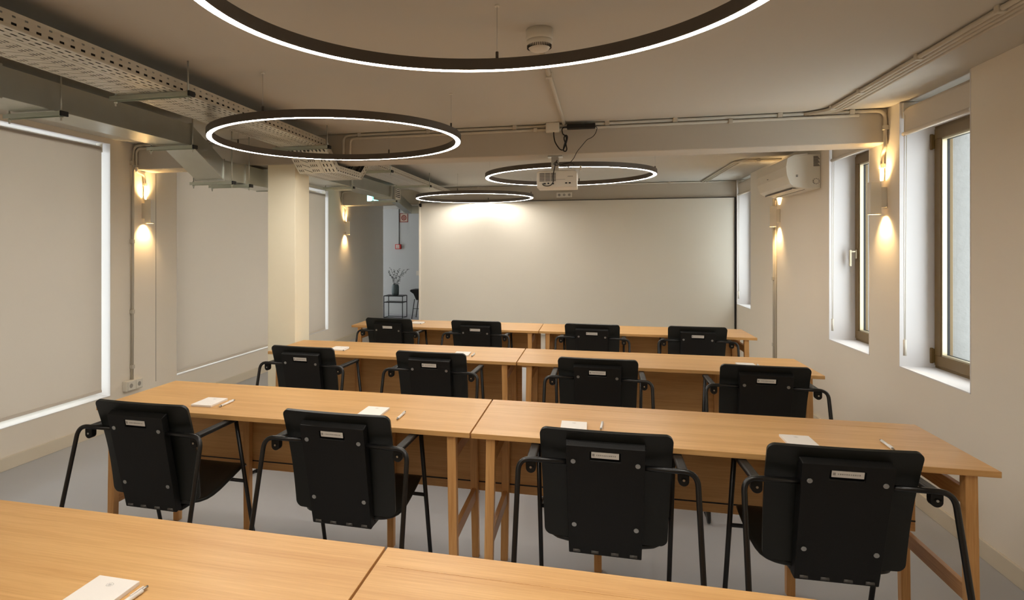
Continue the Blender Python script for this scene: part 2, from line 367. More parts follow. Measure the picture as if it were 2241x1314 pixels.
# ------------------------------------------------------------------ chairs
def make_chair():
    t = thing('armchair', '', 'chair', (0, 0, 0), 'black conference armchairs facing the screen')
    # local: y forward, backrest top edge at y=-0.27
    top, bot = Vector((0, -.27, .84)), Vector((0, -.165, .41))
    def BP(x, s, d=0):                     # s from 0 top to 1 bottom, d offset backwards
        p = top.lerp(bot, s); p = p+Vector((0, -.018*math.sin(PI*min(1, s*1.0))*-1, 0))
        p.x = x; p.y += .013*(x/.23)**2-d; return p
    m = MB(); cols = 24; V = []; r = .026
    zs = [.43*0+r*(1-math.cos(PI/2*k/7)) for k in range(8)]; zs += [r+(.43-2*r)*k/16 for k in range(1, 16)]; zs += [.43-q for q in zs[7::-1]]
    rows = len(zs)-1
    for i in range(rows+1):
        z = zs[i]; s = z/.43; half = .230-.012*s
        e = min(z, .43-z)
        hw = half-(r-math.sqrt(max(0, r*r-(r-e)**2)) if e < r else 0)
        V.append([m.bm.verts.new(BP(hw*(2*j/cols-1), s)) for j in range(cols+1)])
    for i in range(rows):
        for j in range(cols):
            m.bm.faces.new((V[i][j], V[i][j+1], V[i+1][j+1], V[i+1][j]))
    m.build('backrest', M['shell'], t, solid=.013, bevel=.003)
    # rear cover panel with a grip slot
    d = (bot-top).normalized(); up = -d; n = Vector((0, d.z, -d.y)).normalized()
    if n.y > 0: n = -n
    def CP(x, z, dep):
        s = (.84-z)/.43; p = top+(bot-top)*s; return Vector((x, p.y, z))+n*dep+Vector((0, .006, 0))
    m = MB()
    W0, W1 = .135, .130
    def ring(z0, z1, wa, wb, dep): return [CP(-wa, z1, dep), CP(wa, z1, dep), CP(wb, z0, dep), CP(-wb, z0, dep)]
    A = [m.bm.verts.new(p) for p in ring(.372, .807, W0+.003, W1, .008)]
    B = [m.bm.verts.new(p) for p in ring(.372, .801, W0, W1-.002, .042)]
    for i in range(4): m.bm.faces.new((A[i], A[(i+1) % 4], B[(i+1) % 4], B[i]))
    m.bm.faces.new(A[::-1])
    # back face with slot hole x +-.052, z .748-.784
    hx, za, zb = .052, .750, .783
    H = [m.bm.verts.new(CP(x, z, .042)) for x, z in ((-hx, zb), (hx, zb), (hx, za), (-hx, za))]
    G = [m.bm.verts.new(CP(x, z, .016)) for x, z in ((-hx, zb), (hx, zb), (hx, za), (-hx, za))]
    for i in range(4):
        m.bm.faces.new((B[i], B[(i+1) % 4], H[(i+1) % 4], H[i])); m.bm.faces.new((H[i], H[(i+1) % 4], G[(i+1) % 4], G[i]))
    m.bm.faces.new(G)
    cov = m.build('back_cover', M['black'], t, bevel=.004)
    rot = Matrix.Rotation(math.atan2(d.y, -d.z), 4, 'X')
    def onface(x, z, dep, sx, sz, th):
        c = CP(x, z, dep); mt = Matrix.Translation(c) @ rot; return (-sx/2, -th/2, -sz/2), (sx/2, th/2, sz/2), mt
    m = MB(); m.box(*onface(0, .7705, .040, .094, .0235, .003)); lab = m.build('name_plate', M['label'], cov, bevel=.0008)
    m = MB(); m.box(*onface(-.040, .771, .0416, .008, .010, .0008))
    for k in range(11): m.box(*onface(-.028+k*.0062, .771, .0416, .0042 if k % 3 else .003, .0045, .0008))
    m.build('lettering', M['ink2'], lab)
    for x, z in ((-.110, .742), (.110, .742), (-.108, .492), (.108, .492)):
        c = CP(x, z, .042); m = MB(); m.cyl(c, c+n*.003, .0085, 16); m.cyl(c+n*.003, c+n*.0034, .004, 6); m.build('screw', M['steel'], cov)
    for x in (-.10, -.035, .035, .10):
        c = CP(x, .385, .041); m = MB(); m.cyl(c-Vector((.013, 0, 0)), c+Vector((.013, 0, 0)), .006, 12); m.build('hinge_pin', M['pin'], cov)
    # seat pan
    prof = [(-.165, .395), (-.14, .383), (-.09, .378), (-.02, .392), (.06, .415), (.13, .432), (.19, .440), (.22, .436), (.235, .422)]
    m = MB(); V = []; cols = 16
    for i, (y, z) in enumerate(prof):
        hw = (.15, .185, .214, .225, .229, .230)[i] if i < 6 else (.226, .215, .19)[i-6]
        V.append([m.bm.verts.new((hw*(2*j/cols-1), y, z+.014*abs(2*j/cols-1)**3*(1 if i < 7 else 0))) for j in range(cols+1)])
    for i in range(len(V)-1):
        for j in range(cols):
            f = m.bm.faces.new((V[i][j], V[i][j+1], V[i+1][j+1], V[i+1][j])); f.smooth = True
    m.build('seat', M['shell'], t, solid=.018, subs=1)
    m = MB(); m.box((-.115, -.14, .345), (.115, .10, .372)); m.build('seat_mechanism', M['black'], t, bevel=.01)
    # tubes
    r = .0095
    for s in (-1, 1):
        m = MB()
        m.tube([(s*.10, -.262, .722), (s*.305, -.268, .722), (s*.318, -.455, .011), (s*.262, .225, .011), (s*.262, .045, .712)], r, 12, .045, 8)
        m.build('side_frame', M['tube'], t)
        m = MB(); m.box((s*.262-.017, -.245, .703), (s*.262+.017, .050, .722)); m.build('armrest', M['black'], t, bevel=.007)
        m = MB(); m.cyl((s*.262, -.262, .686), (s*.262, -.232, .686), .018, 20); m.box((s*.262-.018, -.262, .686), (s*.262+.018, -.232, .716)); m.build('armrest_cap', M['black'], t, bevel=.004)
        m = MB(); m.cyl((s*.262, -.262, .690), (s*.262, -.264, .690), .0042, 12); m.build('cap_screw', M['steel'], t)
        for yy in (-.30, .12):
            m = MB(); xx = s*(.318-(yy+.455)/.68*.056); m.box((xx-.012, yy-.03, 0.0), (xx+.012, yy+.03, .006)); m.build('glide', M['black'], t, bevel=.002)
    for yy, zz in ((.125, .398), (-.02, .36)):
        hw = .262 if yy > .1 else .115
        m = MB(); m.tube([(-hw, yy, zz), (hw, yy, zz)], .008, 10); m.build('cross_bar', M['tube'], t)
    return t
chair = make_chair()
CH = {3: [(-1.848, 2.250, -1), (-.988, 2.30, -1.5), (.043, 2.30, -.4), (.796, 2.30, 1.5)],
      2: [(-1.862, 3.80, -2.5), (-.985, 3.795, -2), (.028, 3.81, -1), (.925, 3.80, -.5)],
      1: [(-1.835, 5.53, -3.5), (-1.015, 5.535, -3.5), (-.005, 5.54, -2.5), (.843, 5.57, -.8)]}
ordn = ['leftmost', 'second from left', 'third from left', 'rightmost']
rname = {3: 'front row nearest the camera', 2: 'middle row of chairs', 1: 'back row nearest the screen'}
first = True
for r in (3, 2, 1):
    for i, (x, y, a) in enumerate(CH[r]):
        lb = 'black armchair, %s in the %s' % (ordn[i], rname[r])
        a = math.radians(a); loc = (x-.27*math.sin(a), y+.27*math.cos(a), 0)
        if first: chair.location = loc; chair.rotation_euler = (0, 0, a); chair['label'] = lb; first = False
        else: dup(chair, loc, lb, rz=a)

# ------------------------------------------------------------------ note pads and pens
def make_pad():
    t = thing('notepad', '', 'notepad', (0, 0, 0), 'white notepads laid at the seats')
    MB().box((-.0525, -.074, 0), (.0525, .074, .009)).build('pages', M['paper'], t, bevel=.0008)
    m = MB(); cx, cy = 0, .045
    for k in range(14):
        a = 2*PI*k/14; a2 = 2*PI*(k+.7)/14
        m.poly([(cx+.007*math.cos(a), cy+.007*math.sin(a), .0092), (cx+.0078*math.cos(a), cy+.0078*math.sin(a), .0092), (cx+.0078*math.cos(a2), cy+.0078*math.sin(a2), .0092), (cx+.007*math.cos(a2), cy+.007*math.sin(a2), .0092)])
    for k in range(3): m.poly([(-.004, cy-.004+k*.003, .0092), (.004, cy-.004+k*.003, .0092), (.004, cy-.003+k*.003, .0092), (-.004, cy-.003+k*.003, .0092)])
    m.build('logo', M['ink'], t, label='small round grey line logo')
    return t
def make_pen():
    t = thing('pen', '', 'pen', (0, 0, 0), 'white ballpoint pens laid beside the notepads')
    m = MB(); m.cyl((0, -.055, .0055), (0, .045, .0055), .0052, 12); m.build('barrel', M['pen'], t)
    m = MB(); m.cyl((0, -.055, .0055), (0, -.070, .0055), .005, 12, .0015); m.build('tip', M['tip'], t)
    m = MB(); m.cyl((0, .045, .0055), (0, .062, .0055), .0036, 12, .0028); m.build('push_button', M['tip'], t); m = MB(); m.box((-.0015, .012, .0105), (.0015, .05, .0125)); m.build('clip', M['pen'], t)
    return t
pads = [(-1.022, 1.112, 0, 'on the nearest left table, cut off by the bottom edge of the picture'),
        (-1.785, 2.665, 2, 'on the second row table, to the right of the leftmost near chair'),
        (-.960, 2.690, 0, 'behind the backrest of the second near chair from the left'),
        (-.075, 2.662, 0, 'behind the third near chair from the left, just right of the table joint'),
        (.768, 2.672, 0, 'behind the rightmost near chair, its top half showing'),
        (-1.815, 4.330, 3, 'at the left end of the third row table, partly behind a backrest'),
        (-.885, 4.320, 3, 'on the third row table, left of the table joint'),
        (.945, 4.330, 0, 'at the right end of the third row table, only its far edge showing'),
        (-1.690, 6.02, 0, 'on the farthest table beside the leftmost far chair')]
pens = [(-.945, 1.115, -3, 'on the nearest left table at the bottom edge of the picture'),
        (-1.690, 2.668, 0, 'touching the notepad right of the leftmost near chair'),
        (-.820, 2.660, 0, 'lying apart from its pad left of the joint of the second row tables'),
        (.037, 2.705, 176, 'with its tip up behind the third near chair from the left'),
        (1.074, 2.705, 178, 'by itself near the right end of the second row table'),
        (-1.748, 4.305, 0, 'touching the notepad at the left end of the third row table'),
        (-.803, 4.298, 0, 'touching the notepad left of the third row table joint'),
        (1.014, 4.315, 0, 'beside the barely visible pad behind the rightmost middle chair'),
        (-1.628, 6.0, -6, 'on the farthest table beside the leftmost far chair')]
for make, lst, nm in ((make_pad, pads, 'white notepad '), (make_pen, pens, 'white pen ')):
    src = make()
    for i, (x, y, a, lb) in enumerate(lst):
        if i == 0: src.location = (x, y, .7452); src.rotation_euler = (0, 0, math.radians(a)); src['label'] = nm+lb
        else: dup(src, (x, y, .7452), nm+lb, rz=math.radians(a))

# ------------------------------------------------------------------ ring lamps
RINGS = [(-.262, 1.552, 96, 'largest ring lamp in view, directly overhead and cut off by the top of the picture'),
         (-1.536, 3.632, 83, 'ring lamp hanging left of centre beside the perforated cable trays'),
         (-.212, 5.913, 84, 'ring lamp hanging behind the ceiling projector'),
         (-1.506, 8.13, 85, 'smallest and farthest ring lamp, in front of the top left of the screen'),
         (-1.53, -.75, 80, 'unseen ring lamp added behind the camera over the rear of the room')]  # last one is out of frame, added to continue the row and light the left side
def ring_lamp(x, y, ph, label):
    zb, zt, ri, ro = 2.144, 2.185, .732, .768
    t = thing('ring_lamp', label, 'ceiling lamp', (x, y, zt), 'black ring pendant lamps'); O = t.location
    m = MB(); m.lathe([(ri, zb+.002), (ri, zt), (ro, zt), (ro, zb+.002), (ro-.004, zb), (ro-.004, zb+.006), (ri+.004, zb+.006), (ri+.004, zb)], (x, y, 0), 128, closed=True)
    fr = m.build('ring_frame', M['ringm'], t, O)
    for f in fr.data.polygons: f.use_smooth = False
    m = MB(); m.lathe([(ri+.0045, zb+.0055), (ri+.0045, zb+.001), (ro-.0045, zb+.001), (ro-.0045, zb+.0055)], (x, y, 0), 128, smooth=False, closed=True)
    m.build('diffuser', M['ring'], t, O)
    for k in range(4):
        a = math.radians(ph+90*k); px, py = x+.75*math.cos(a), y+.75*math.sin(a)
        if py > 9.0: py = 8.94
        m = MB(); m.cyl((px, py, zt), (px, py, zt+.028), .0055, 12); m.build('cable_grip', M['ringm'], t, O)
        zc = CZ
        if 4.596 < py < 4.85 or py > 8.95: zc = 2.165
        if zc > zt+.03:
            m = MB(); m.cyl((px, py, zt+.028), (px, py, zc-.004), .0011, 6); m.build('suspension_cable', M['steel'], t, O)
            m = MB(); m.cyl((px, py, zc-.006), (px, py, zc), .009, 14); m.build('ceiling_cap', M['white'], t, O)
    return t
for r in RINGS: ring_lamp(*r)

# ------------------------------------------------------------------ wall sconces
def sconce(side, y, label):
    s = 1 if side == 'l' else -1; x0 = LX if side == 'l' else RX
    t = thing('wall_sconce', label, 'wall lamp', (x0, y, 1.81), 'white up and down wall lamps'); O = t.location
    def bx(d0, d1, ya, yb, za, zb): return MB().box((x0+s*d0, y+ya, za), (x0+s*d1, y+yb, zb))
    bx(0, .034, -.024, .024, 1.75, 1.885).build('backplate', M['white'], t, O, bevel=.004)
    q0, q1, hy = .034, .096, .028
    m = bx(q0, q0+.003, -hy, hy, 1.708, 1.915)
    for args in ((q1-.003, q1, -hy, hy), (q0+.003, q1-.003, -hy, -hy+.003), (q0+.003, q1-.003, hy-.003, hy)):
        x_, y_ = (x0+s*args[0], x0+s*args[1]), (y+args[2], y+args[3]); m.box((x_[0], y_[0], 1.708), (x_[1], y_[1], 1.915))
    m.box((x0+s*(q0+.003), y-hy+.003, 1.80), (x0+s*(q1-.003), y+hy-.003, 1.82)); m.build('housing', M['white'], t, O)
    for d, z in ((1, 1.895), (-1, 1.728)):
        m = MB(); m.cyl((x0+s*.065, y, z-.004), (x0+s*.065, y, z+.004), .021, 20); m.build('bulb', M['lamp'], t, O)
        L = bpy.data.lights.new('sconce_light', 'SPOT'); L.energy = SCONCE_POWER*(1 if d > 0 else 1.1); L.color = (1, .66, .31); L.spot_size = math.radians(105); L.spot_blend = .8; L.shadow_soft_size = .012
        o = bpy.data.objects.new('light_source', L); C.objects.link(o); o.parent = t
        # aim up/down and slightly back to the wall
        dirv = Vector((-s*.55, 0, d)).normalized()
        o.rotation_euler = dirv.to_track_quat('-Z', 'Y').to_euler(); o.location = Vector((x0+s*.052, y, 1.918 if d > 0 else 1.704))-Vector(O)
    return t
sconce('l', 4.72, 'white wall lamp on the left wall between the two nearest roller blinds')
sconce('l', 9.34, 'small far white wall lamp on the left wall past the cream column')
sconce('r', 4.62, 'white wall lamp on the pier between the two right-hand windows')
sconce('r', 6.98, 'white wall lamp below the air conditioner')

# ------------------------------------------------------------------ perforated cable trays
TP = [(.9, 2.239), (4.31, 2.239), (4.53, 2.078), (5.06, 2.078), (5.28, 2.239), (8.75, 2.239)]
def tray(x0, x1, kind, label):
    t = thing('cable_tray', label, 'cable tray', (x1, TP[0][0], 2.24), 'perforated steel cable trays under the ceiling'); O = t.location
    plate, sideL, sideR = MB(), MB(), MB(); W = x1-x0
    for (ya, za), (yb, zb) in zip(TP, TP[1:]):
        A, B = Vector((0, ya, za)), Vector((0, yb, zb)); D = B-A; L = D.length; D.normalize()
        n = max(1, round(L/.05)); p = L/n
        def P(u, v): q = A+D*u; return (x0+v, q.y, q.z)
        def band(v0, v1, a, b):                     # a..b slot as fraction of pitch, None = solid
            if a is None: plate.poly([P(0, v0), P(L, v0), P(L, v1), P(0, v1)]); return
            for i in range(n):
                u = i*p
                plate.poly([P(u, v0), P(u+a*p, v0), P(u+a*p, v1), P(u, v1)]); plate.poly([P(u+b*p, v0), P(u+p, v0), P(u+p, v1), P(u+b*p, v1)])
        def diag(v0, v1):
            for i in range(n):
                u = i*p
                plate.poly([P(u, v0), P(u+.12*p, v0), P(u+.75*p, v1), P(u, v1)]); plate.poly([P(u+.24*p, v0), P(u+p, v0), P(u+p, v1), P(u+.87*p, v1)])
        if kind == 'n':
            rows = [(0, .016, None, None), (.016, .025, .18, .75), (.025, .044, None, None), (.044, .053, .18, .75), (.053, .076, None, None), (.076, .085, .22, .8), (.085, W, None, None)]
            for r in rows: band(*r)
        else:
            rows = [(0, .014), (.014, .020, .2, .7), (.020, .029), (.029, .035, .2, .7), (.035, .044), (.044, .050, .2, .7), (.050, .062), 'd', (.118, .128), (.128, .134, .22, .7), (.134, .143), (.143, .149, .22, .7), (.149, .159), (.159, .165, .22, .7), (.165, .175), (.175, .181, .22, .7), (.181, W)]
            for r in rows:
                if r == 'd': diag(.062, .118)
                elif len(r) == 2: band(r[0], r[1], None, None)
                else: band(*r)
        up = Vector((0, -D.z, D.y))
        for sb, xx in ((sideL, x0), (sideR, x1)):
            def Q(u, h): q = A+D*u+up*h; return (xx, q.y, q.z)
            def sband(h0, h1, a=None, b=None, every=1):
                if a is None: sb.poly([Q(0, h0), Q(L, h0), Q(L, h1), Q(0, h1)]); return
                for i in range(n):
                    u = i*p; sb.poly([Q(u, h0), Q(u+a*p, h0), Q(u+a*p, h1), Q(u, h1)]); sb.poly([Q(u+b*p, h0), Q(u+p, h0), Q(u+p, h1), Q(u+b*p, h1)])
            sband(0, .012); sband(.012, .021, .28, .72); sband(.021, .038); sband(.038, .045, .36, .64); sband(.045, .058)
    plate.build('base_plate', M['tray'], t, O, solid=.0014)
    sideL.build('side_wall', M['tray'], t, O, solid=.0014); sideR.build('side_wall', M['tray'], t, O, solid=.0014)
    return t
tray(-2.018, -1.915, 'n', 'narrow perforated steel cable tray, the right-hand one of the pair under the ceiling')
tray(-2.235, -2.021, 'w', 'wide perforated steel cable tray, the left-hand one of the pair under the ceiling')
def cables_in(x0, x1, n, r, label):
    m = MB(); rr = random.Random(n)  # bundle added and packed dense so the tray slots look dark from below
    for k in range(n):
        xx = x0+(x1-x0)*k/(n-1); m.tube([(xx+rr.uniform(-.004, .004), y, z+.003+r+.012*(k % 2)) for y, z in TP], r, 8, .08, 4)
    tag(m.build('cable_bundle', M['cable'], None, (x1, TP[0][0], 2.25)), label, 'cable bundle', 'cables lying in the cable trays')
cables_in(-2.005, -1.928, 6, .008, 'dark cables lying inside the narrow right-hand cable tray')
cables_in(-2.222, -2.034, 13, .008, 'dark cables lying inside the wide left-hand cable tray')
def bracket(name, x0, x1, y, z, top, label, grp, cap=True):
    t = thing(name, label, 'bracket', (x1, y, z), grp); O = t.location
    m = MB(); w_ = .021
    m.box((x0, y-w_, z-.021), (x1, y-w_+.0025, z)); m.box((x0, y+w_-.0025, z-.021), (x1, y+w_, z)); m.box((x0, y-w_+.0025, z-.0025), (x1, y+w_-.0025, z))
    m.build('channel', M['zinc'], t, O)
    for xx in (x0+.02, x1-.012):
        m = MB(); m.cyl((xx, y, z-.045), (xx, y, top), .0042, 10); m.build('threaded_rod', M['galv'], t, O)
        m = MB(); m.cyl((xx, y, z), (xx, y, z+.007), .009, 6); m.cyl((xx, y, z-.030), (xx, y, z-.022), .009, 6); m.build('nut', M['zinc'], t, O)
    if cap: MB().box((x1, y-.023, z-.023), (x1+.012, y+.023, z+.002)).build('end_cap', M['gasket'], t, O, bevel=.002)
gt = 'zinc strut brackets carrying the cable trays'
for y, lb in ((2.62, 'nearest zinc strut bracket under the cable trays'), (4.24, 'zinc strut bracket where the cable trays dip, behind the second ring lamp'), (5.72, 'first zinc strut bracket beyond the beam under the cable trays'), (7.2, 'farthest zinc strut bracket under the cable trays')):
    bracket('tray_bracket', -2.30, -1.86, y, 2.237, CZ, lb, gt)

# ------------------------------------------------------------------ ventilation duct
t = thing('air_duct', 'rectangular galvanised air duct running along the left side under the ceiling', 'duct', (-2.63, 3.0, 2.32)); O = t.location
dx0, dx1 = -2.86, -2.63
DP = [(.9, 2.185), (3.72, 2.185), (4.10, 1.995), (4.98, 1.995), (5.32, 2.185), (8.02, 2.185)]; dh = .145
def dsec(a, b, g=0.0):
    (ya, za), (yb, zb) = a, b
    return MB().prism([(ya, za-g), (ya, za+dh+g), (yb, zb+dh+g), (yb, zb-g)], dx0-g, dx1+g, 0)
for a, b in zip(DP, DP[1:]): dsec(a, b).build('duct_section', M['galv'], t, O, bevel=.002)
for (y, z) in DP[1:5]+[(2.3, 2.185), (4.40, 1.995), (6.6, 2.185)]:
    MB().box((dx0-.008, y-.008, z-.008), (dx1+.008, y+.008, z+dh+.008)).build('flange', M['galv'], t, O, bevel=.002)
MB().box((dx0, 8.0, 2.150), (dx1+.03, 8.40, 2.33)).build('outlet_box', M['galv'], t, O, bevel=.003)
m = MB()
m.box((dx1+.030, 8.12, 2.165), (dx1+.036, 8.38, 2.175)); m.box((dx1+.030, 8.12, 2.305), (dx1+.036, 8.38, 2.315)); m.box((dx1+.030, 8.12, 2.165), (dx1+.036, 8.14, 2.315)); m.box((dx1+.030, 8.36, 2.165), (dx1+.036, 8.38, 2.315))
for k in range(5): m.box((dx1+.028, 8.14, 2.178+k*.026), (dx1+.035, 8.36, 2.190+k*.026), None)
gr = m.build('grille', M['white'], t, O)
MB().box((dx1+.0285, 8.13, 2.17), (dx1+.0305, 8.37, 2.31)).build('grille_opening', M['gasket'], gr, O)
MB().prism([(8.38, 2.16), (8.38, 2.31), (9.18, 2.14), (9.18, 2.02)], -2.76, -2.66, 0).build('branch_section', M['galv'], t, O, bevel=.002)
MB().box((-2.80, 9.16, 2.02), (-2.5, 9.19, 2.14)).build('branch_collar', M['galv'], t, O, bevel=.004)
gd = 'zinc strut brackets carrying the air duct'
for y, z, lb in ((2.60, 2.176, 'nearest zinc strut bracket under the air duct'), (3.67, 2.176, 'zinc strut bracket at the top of the sloping piece of the air duct'), (4.14, 1.986, 'zinc strut bracket at the foot of the sloping piece of the air duct'), (4.38, 1.986, 'zinc strut bracket under the low part of the air duct beside the column'), (6.55, 2.176, 'zinc strut bracket under the air duct to the right of the column'), (8.12, 2.140, 'farthest strut bracket, below the grille box of the air duct')):
    bracket('duct_bracket', -2.93, -2.575, y, z, CZ, lb, gd)

# ------------------------------------------------------------------ surface conduits
def conduit(label, pts, r=.010, clips=(), fillet=.05, off=(0, 0, 1), name='conduit', m_='trunk', grp='painted conduits fixed along beams and walls'):
    O = Vector(pts[0]); t = thing(name, label, 'conduit', O, grp)
    MB().tube(pts, r, 12, fillet, 8).build('pipe', M[m_], t, O)
    for c in clips:
        c = Vector(c); e = r+.004
        MB().box(c-Vector((e, e, e)), c+Vector((e, e, e))).build('pipe_clip', M['trunk'], t, O, bevel=.003)
    return t
zc = CZ-.014; yb = 4.596-.012
conduit('long pale conduit along the top of the near beam, bending down beside the cable trays', [(1.44, yb, zc), (-1.885, yb, zc), (-1.885, yb, 2.17)], .011, [(x, yb, zc) for x in (1.2, .55, .10, -.55, -1.2, -1.75)])
conduit('pale conduit just below the long one on the near beam', [(1.66, yb, zc-.026), (-1.83, yb, zc-.026), (-1.83, yb, 2.17)], .010, [(x, yb, zc-.026) for x in (.9, -.4, -1.0)], .04)
conduit('conduit curving from the near beam down to the lamp between the right windows', [(1.40, yb, zc-.002), (RX-.016, yb, zc-.002), (RX-.016, yb+.0, 2.13), (RX-.016, 4.63, 2.10), (RX-.016, 4.63, 1.925)], .011, [(1.62, yb, zc-.002), (RX-.016, yb, 2.26), (RX-.016, 4.63, 2.02)], .06)
g4 = 'four parallel conduits running along the right of the ceiling'
for k in range(4):
    x = 1.455+k*.027
    conduit(['leftmost', 'second from left', 'third from left', 'rightmost'][k]+' of the four parallel conduits on the right of the ceiling', [(x, -.2, zc), (x, 4.50-k*.006, zc), (x-.11, yb-.001-k*.001, zc-.003)], .011, [(x, yy, zc) for yy in ((1.9, 2.75, 3.35, 4.0, 4.42) if k == 0 else ())], .06, grp=g4)
conduit('short conduit branching off the ceiling bundle toward the near right wall', [(1.575, 1.9, zc), (1.575, 2.75, zc), (1.70, 2.95, zc), (RX-.01, 2.97, zc)], .010, (), .10)
g5 = 'far conduits under the ceiling beyond the beam'
for k in range(3):
    x = 1.40+k*.03
    conduit(['inner', 'middle', 'outer'][k]+' one of three far conduits running from the screen beam to the air conditioner', [(x, 8.90, zc), (x, 6.93-k*.05, zc), (RX-.02, 6.93-k*.05, zc)], .010, [(1.6, 6.93-k*.05, zc)], .05, grp=g5)
conduit('thin dark-lined conduit along the top of the far beam above the screen', [(-2.35, 8.938, zc), (RX-.02, 8.938, zc)], .010, [(x, 8.938, zc) for x in (-1.6, -.8, .1, 1.0)])
conduit('conduit bending down at the left end of the far beam beside the screen', [(-2.2, 8.938, zc-.026), (-2.47, 8.938, zc-.026), (-2.47, 8.91, 2.10)], .012, (), .05)
conduit('flat pale ceiling raceway from the smoke detector to the junction box', [(-.225, 2.68, CZ-.009), (-.196, 4.56, CZ-.009)], .012, [(-.2165, 3.25, CZ-.012)], 0)
conduit('tall conduit on the left wall ending at the double socket', [(-2.95, yb, zc), (LX+.014, yb, zc), (LX+.014, yb-.01, 2.20), (LX+.014, yb-.02, .37)], .012, [(LX+.014, yb-.02, z) for z in (2.22, 1.55, .95, .48)], .07)
conduit('second conduit inside the left corner of the near beam leading to the left wall lamp', [(-2.95, yb, zc-.028), (LX+.040, yb, zc-.028), (LX+.040, yb, 2.152), (LX+.016, 4.62, 2.15), (LX+.016, 4.72, 2.13), (LX+.016, 4.72, 1.92)], .010, [(LX+.04, yb, 2.19), (LX+.016, 4.72, 2.05)], .05)
conduit('conduit looping down the left end of the far left beam to its wall lamp', [(-3.0, 9.188, zc), (LX+.016, 9.188, zc), (LX+.016, 9.188, 2.17), (LX+.016, 9.34, 2.14), (LX+.016, 9.34, 1.92)], .011, [(LX+.016, 9.188, 2.28)], .05)
conduit('vertical conduit on the right wall below the air conditioner lamp', [(RX-.013, 7.127, 2.0), (RX-.013, 7.127, 0.09)], .014, [(RX-.013, 7.127, z) for z in (1.70, 1.18, .5)], 0)
conduit('slim second conduit beside the one below the air conditioner', [(RX-.009, 7.085, 1.98), (RX-.009, 7.085, .09)], .009, (), 0)
conduit('dark vertical wire between the alarm sign and the red call point', [(-4.245, Y1-.008, 2.38), (-4.245, Y1-.008, 1.585)], .007, (), 0, m_='dmetal')

# sockets
t = thing('wall_socket', 'white double power socket low on the left wall pier', 'socket', (LX, 4.55, .33)); O = t.location
MB().box((LX, 4.462, .288), (LX+.045, 4.660, .372)).build('socket_box', M['white'], t, O, bevel=.005)
for yy in (4.512, 4.610):
    m = MB(); m.box((LX+.045, yy-.036, .294), (LX+.049, yy+.036, .366)); f = m.build('socket_face', M['white'], t, O, bevel=.002)
    m = MB(); m.cyl((LX+.049, yy, .33), (LX+.0495, yy, .33), .019, 20); m.build('socket_well', M['well'], f, O)
t = thing('beam_socket', 'white three-gang socket plate on the far beam above the screen', 'socket', (-.382, 8.95, 2.236)); O = t.location
MB().box((-.49, 8.925, 2.200), (-.274, 8.95, 2.272)).build('socket_box', M['white'], t, O, bevel=.004)
for k in range(3):
    xx = -.45+k*.068; m = MB(); m.cyl((xx, 8.925, 2.236), (xx, 8.923, 2.236), .018, 18); m.build('socket_well', M['well'], t, O)
t = thing('junction_box', 'white junction box on the near beam above the projector', 'junction box', (-.274, yb, 2.385)); O = t.location
MB().box((-.322, 4.520, 2.318), (-.228, 4.573, CZ-.001)).build('box', M['white'], t, O, bevel=.004)
MB().box((-.315, 4.5185, 2.322), (-.235, 4.5205, 2.378)).build('lid', M['white'], t, O, bevel=.001)
tag(MB().box((-.175, 4.515, 2.330), (.020, 4.560, 2.366)).build('power_adapter', M['cable'], None, (-.08, 4.54, 2.34), bevel=.006), 'black power adapter lying along the beam conduit right of the junction box', 'power adapter')
# ------------------------------------------------------------------ projector
t = thing('projector', 'white ceiling projector hanging from the near beam', 'projector', (-.25, 4.72, 2.165)); O = t.location
m = MB(); m.prism([(-.392, 1.930), (-.392, 2.036), (-.376, 2.050), (-.124, 2.050), (-.108, 2.036), (-.108, 1.930)], 4.60, 4.84, 1)
body = m.build('body', M['white'], t, O, bevel=.005)
m = MB()
for r_ in range(6):
    for c_ in range(3): m.box((-.372+c_*.04, 4.5975, 1.975+r_*.0105), (-.336+c_*.04, 4.601, 1.981+r_*.0105))
m.build('vent', M['sgrey'], body, O)
m = MB()
for xx, ww, zz in ((-.345, .018, 1.953), (-.315, .012, 1.955), (-.285, .016, 1.952), (-.19, .014, 1.955), (-.165, .014, 1.955)): m.box((xx, 4.5975, zz), (xx+ww, 4.601, zz+.009))
m.build('port', M['gasket'], body, O)
m = MB(); [m.box((-.172+k*.0075, 4.5985, 2.004), (-.167+k*.0075, 4.6005, 2.009)) for k in range(5)]; m.box((-.26, 4.5985, 1.985), (-.19, 4.6005, 1.9865)); m.build('lettering', M['ink'], body, O)
m = MB(); m.cyl((-.17, 4.84, 1.99), (-.17, 4.856, 1.99), .034, 24); m.build('lens', M['gasket'], body, O)
m = MB(); m.box((-.318, 4.65, 2.159), (-.212, 4.75, 2.165)); m.box((-.292, 4.672, 2.10), (-.242, 4.676, 2.16)); m.box((-.292, 4.724, 2.10), (-.242, 4.728, 2.16)); m.build('mount_plate', M['steel'], t, O)
m = MB(); m.box((-.294, 4.68, 2.062), (-.240, 4.72, 2.12)); m.box((-.35, 4.66, 2.054), (-.12, 4.68, 2.060)); m.box((-.35, 4.72, 2.054), (-.12, 4.74, 2.060)); m.box((-.09, 4.64, 2.052), (-.075, 4.66, 2.085)); m.box((-.15, 4.645, 2.062), (-.075, 4.655, 2.068)); m.build('mount_arm', M['white'], t, O)
g6 = 'black projector cables hanging below the near beam'
def cab(name, label, pts, r):
    o = MB().tube(pts, r, 8, .02, 4).build(name, M['cable'], None, pts[0]); tag(o, label, 'cable', g6)
y_ = 4.562
